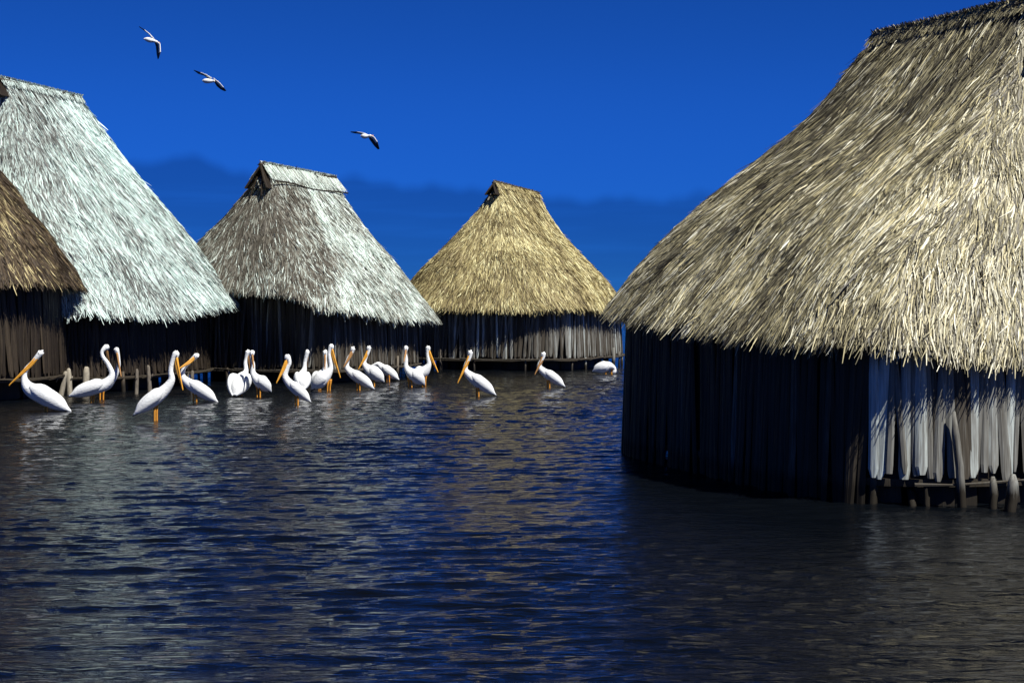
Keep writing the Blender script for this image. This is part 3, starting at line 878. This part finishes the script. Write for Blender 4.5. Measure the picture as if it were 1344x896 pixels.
pelican(513, (409, 511), (428, 492), [(434, 483), (433, 472), (432, 463)], (435, 455), (447, 495, -4), [430, 433],
        'white pelican facing right with long yellow bill, in front of a half hidden one', r_body=10)
pelican(512, (490, 510, 6), (461, 489), [(455, 481), (457, 471), (461, 464)], (463, 458), (452, 481, -8), [469, 472],
        'white pelican facing left with a dusky orange bill, left of two standing close together', dull=True)
pelican(507, (503, 501, 6), (484, 485), [(478, 477), (480, 469), (483, 463)], (484, 457), (471, 484, -5), [488, 491],
        'white pelican facing left with a bright yellow bill, right of two standing close together', r_body=9)
pelican(501, (523, 498, 4), (501, 482, 4), [(496, 478, 5), (490, 480, 6)], (486, 484, 6), (484, 496, 6), [508, 511],
        'white pelican with its head hidden behind its neighbour, only body and tail showing', r_body=6.5)
pelican(508, (556, 505, 8), (539, 489), [(533, 481), (533, 471), (532, 463)], (533, 457), (531, 474, -14), [537, 540],
        'white pelican with its face turned to the camera, back to back with one facing right', r_body=9, dull=True)
pelican(506, (543, 498, 8), (558, 486, 2), [(563, 478), (562, 470), (561, 463)], (562, 457), (575, 488, -3), [555, 558],
        'white pelican facing right with yellow bill, standing back to back with its neighbour', r_body=9)
pelican(520, (650, 518, 6), (618, 494), [(611, 486), (612, 477), (616, 470)], (617, 463), (601, 502, -5), [626, 628],
        'lone white pelican facing left with a yellow bill, out in open blue water')
pelican(509, (741, 507, 5), (714, 488), [(708, 481), (710, 474), (713, 469)], (713, 465), (702, 491, -5), [719, 721],
        'lone small white pelican with a dark bill facing left, near the golden hut', dull=True)
pelican(491, (778, 487), (799, 480), [(805, 482), (807, 485)], (806, 488), (802, 494), [795, 803],
        'distant white pelican feeding with its head down, beside the big hut on the right', r_body=7.5)

# ------------------------------------------------------------------ birds in flight
def flyer(d, body, wings, label):
    """body: (tail, mid, front) pixels + depth; wings: list of sections (lead, trail) from root to tip"""
    mpp = d / F
    def W(p):
        q = at(p[0], p[1], d); return Vector((q.x, q.y + p[2] * mpp, q.z))
    m = MB()
    bp = [W(p) for p in body]
    ax = (bp[-1] - bp[0]).normalized()
    sd = ax.cross(Vector((0, 0, 1))).normalized()
    n = len(bp)
    rr = [0.6, 2.6, 3.1, 2.0, 1.6, 0.5][:n]
    m.loft(bp, [x * mpp for x in rr], [x * mpp for x in rr], sd, 0, 0.6, 12, 5)
    m.loft([bp[-1] - ax * 0.8 * mpp, bp[-1] + ax * 4.5 * mpp], [1.0 * mpp, 0.3 * mpp], [0.9 * mpp, 0.3 * mpp], sd, 2, 0.6, 8, 4)
    for sec in wings:
        K = len(sec)
        L = [W(a) for a, b in sec]; Tt = [W(b) for a, b in sec]
        V, Fc, mt = [], [], []
        fr = (0, 0.12, 0.42, 0.75, 1.0); th = (0.25, 0.75, 0.6, 0.25, 0.06)
        for i in range(K):
            ch = Tt[i] - L[i]
            sp_ = (L[min(i + 1, K - 1)] - L[max(i - 1, 0)]).normalized()
            nn = sp_.cross(ch).normalized() if ch.length > 1e-6 else Vector((0, 0, 1))
            k_ = (1 - 0.7 * i / (K - 1)) * mpp
            for f, t_ in zip(fr, th): V.append(L[i] + ch * f + nn * t_ * k_)
            for f, t_ in zip(fr, th): V.append(L[i] + ch * f - nn * t_ * k_)
        for i in range(K - 1):
            for j in range(4):
                a = i * 10 + j
                mk = 3 if (j >= 2 or i >= K - 2) else 0
                mt += [mk, mk]
                Fc += [(a, a + 1, a + 11, a + 10), (a + 5, a + 15, a + 16, a + 6)]
            Fc += [(i * 10, i * 10 + 10, i * 10 + 15, i * 10 + 5), (i * 10 + 4, i * 10 + 9, i * 10 + 19, i * 10 + 14)]
            mt += [3 if i >= K - 2 else 0, 3]
        Fc += [(0, 5, 6, 1), (1, 6, 7, 2), (2, 7, 8, 3), (3, 8, 9, 4)]; mt += [0] * 4
        e = (K - 1) * 10
        Fc += [(e, e + 1, e + 6, e + 5), (e + 1, e + 2, e + 7, e + 6), (e + 2, e + 3, e + 8, e + 7), (e + 3, e + 4, e + 9, e + 8)]; mt += [3] * 4
        b = len(m.v)
        m.v += [tuple(v) for v in V]; m.t += [0.6] * len(V)
        m.f += [(tuple(b + i for i in f), k) for f, k in zip(Fc, mt)]
    o = m.build('flying_bird', [WHITE, BILL, BILL, BLACK])
    c = bp[2].copy()
    for v in o.data.vertices: v.co -= c
    o.location = c
    tag(o, label, 'bird', 'white birds with black wing feathers flying over the huts')
flyer(92, [(188, 51, 2), (192, 51.5, 2), (197, 53, 0), (203, 54.5, -2), (207, 56, -4)],
      [[((203, 52, -2), (199, 50.5, 8)), ((196, 44.5, 2), (192.5, 43, 12)), ((188, 38, 8), (185, 37.5, 16)), ((179, 32, 18), (178, 32.5, 20))],
       [((206, 54, -4), (202, 56, 5)), ((212, 59, -8), (204, 61, 3)), ((213.5, 70, -12), (206, 72, -2)), ((212, 79, -17), (209.5, 80, -12))]],
      'uppermost flying white bird, right wing hanging steeply down')
flyer(96, [(265, 106, 2), (268, 106, 2), (273, 106.5, 0), (279, 107, -2), (283, 107, -4)],
      [[((279, 103, -2), (273, 103, 8)), ((270, 97.5, 2), (266, 98, 12)), ((262, 94, 8), (258, 95.5, 14)), ((251, 89.5, 18), (251, 90.5, 20))],
       [((281, 103, -4), (280, 107, 5)), ((290, 110, -8), (284, 113, 3)), ((295.5, 116, -12), (290, 118, -2)), ((300, 121.5, -17), (297, 121.5, -12))]],
      'flying white bird with straight slanted wings, lower of the two over the left hut')
flyer(104, [(473, 178.5, 2), (475.5, 178.5, 2), (479, 179, 0), (484, 179, -2), (487, 178.5, -4)],
      [[((482, 176.5, -2), (478, 177, 8)), ((476, 174, 2), (472, 175, 12)), ((468, 172, 8), (464, 173.8, 14)), ((458.5, 171, 18), (458.5, 172, 20))],
       [((486, 177.5, -4), (483.5, 181, 5)), ((492, 180.5, -8), (487, 186, 3)), ((496.5, 187, -12), (491.5, 192, -2)), ((499.5, 197, -17), (497, 197.5, -12))]],
      'flying white bird on its own above the grey and white hut')

# ------------------------------------------------------------------ weathered posts in the shallows
def post(px, wl, top_py, rpx, label, lean=0.0, tone=0.7):
    d = depth_of(wl); mpp = d / F
    g = at(px, wl, d); zt = at(px, top_py, d).z
    m = MB()
    pts = [(lean * f * 0.3, 0, -0.5 + (zt + 0.5) * f) for f in (0, 0.4, 0.62, 0.85, 0.97, 1.0)]
    m.tube(pts, [rpx * mpp * k for k in (1.1, 1.15, 1.0, 1.05, 0.8, 0.4)], 0, tone, 9, 0.22)
    m.tube([(0.02, -0.03, zt * 0.55), (rpx * mpp * 1.3, -0.05, zt * 0.7)], [rpx * mpp * 0.35, rpx * mpp * 0.2], 0, tone * 0.8, 6, 0.2)
    o = m.build('mooring_post', DRIFT)
    o.location = (g.x, g.y, 0)
    tag(o, label, 'post', 'broken posts standing in the shallows by the left huts')
post(73, 519, 487, 3.2, 'short pale broken post leaning right, closest to the leftmost pelican', 0.8, 0.5)
post(92, 518, 483, 3.3, 'pale thick broken post, middle of three behind the two leftmost pelicans', -0.1, 0.55)
post(111, 517, 481, 4.2, 'broad pale mossy post just behind the back of the second pelican', 0.15, 0.55)
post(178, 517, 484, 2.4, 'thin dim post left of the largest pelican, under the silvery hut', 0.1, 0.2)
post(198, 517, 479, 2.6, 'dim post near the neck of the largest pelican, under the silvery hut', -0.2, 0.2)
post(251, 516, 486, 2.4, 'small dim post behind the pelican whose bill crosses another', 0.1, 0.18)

print('OBJ', len(bpy.data.objects))
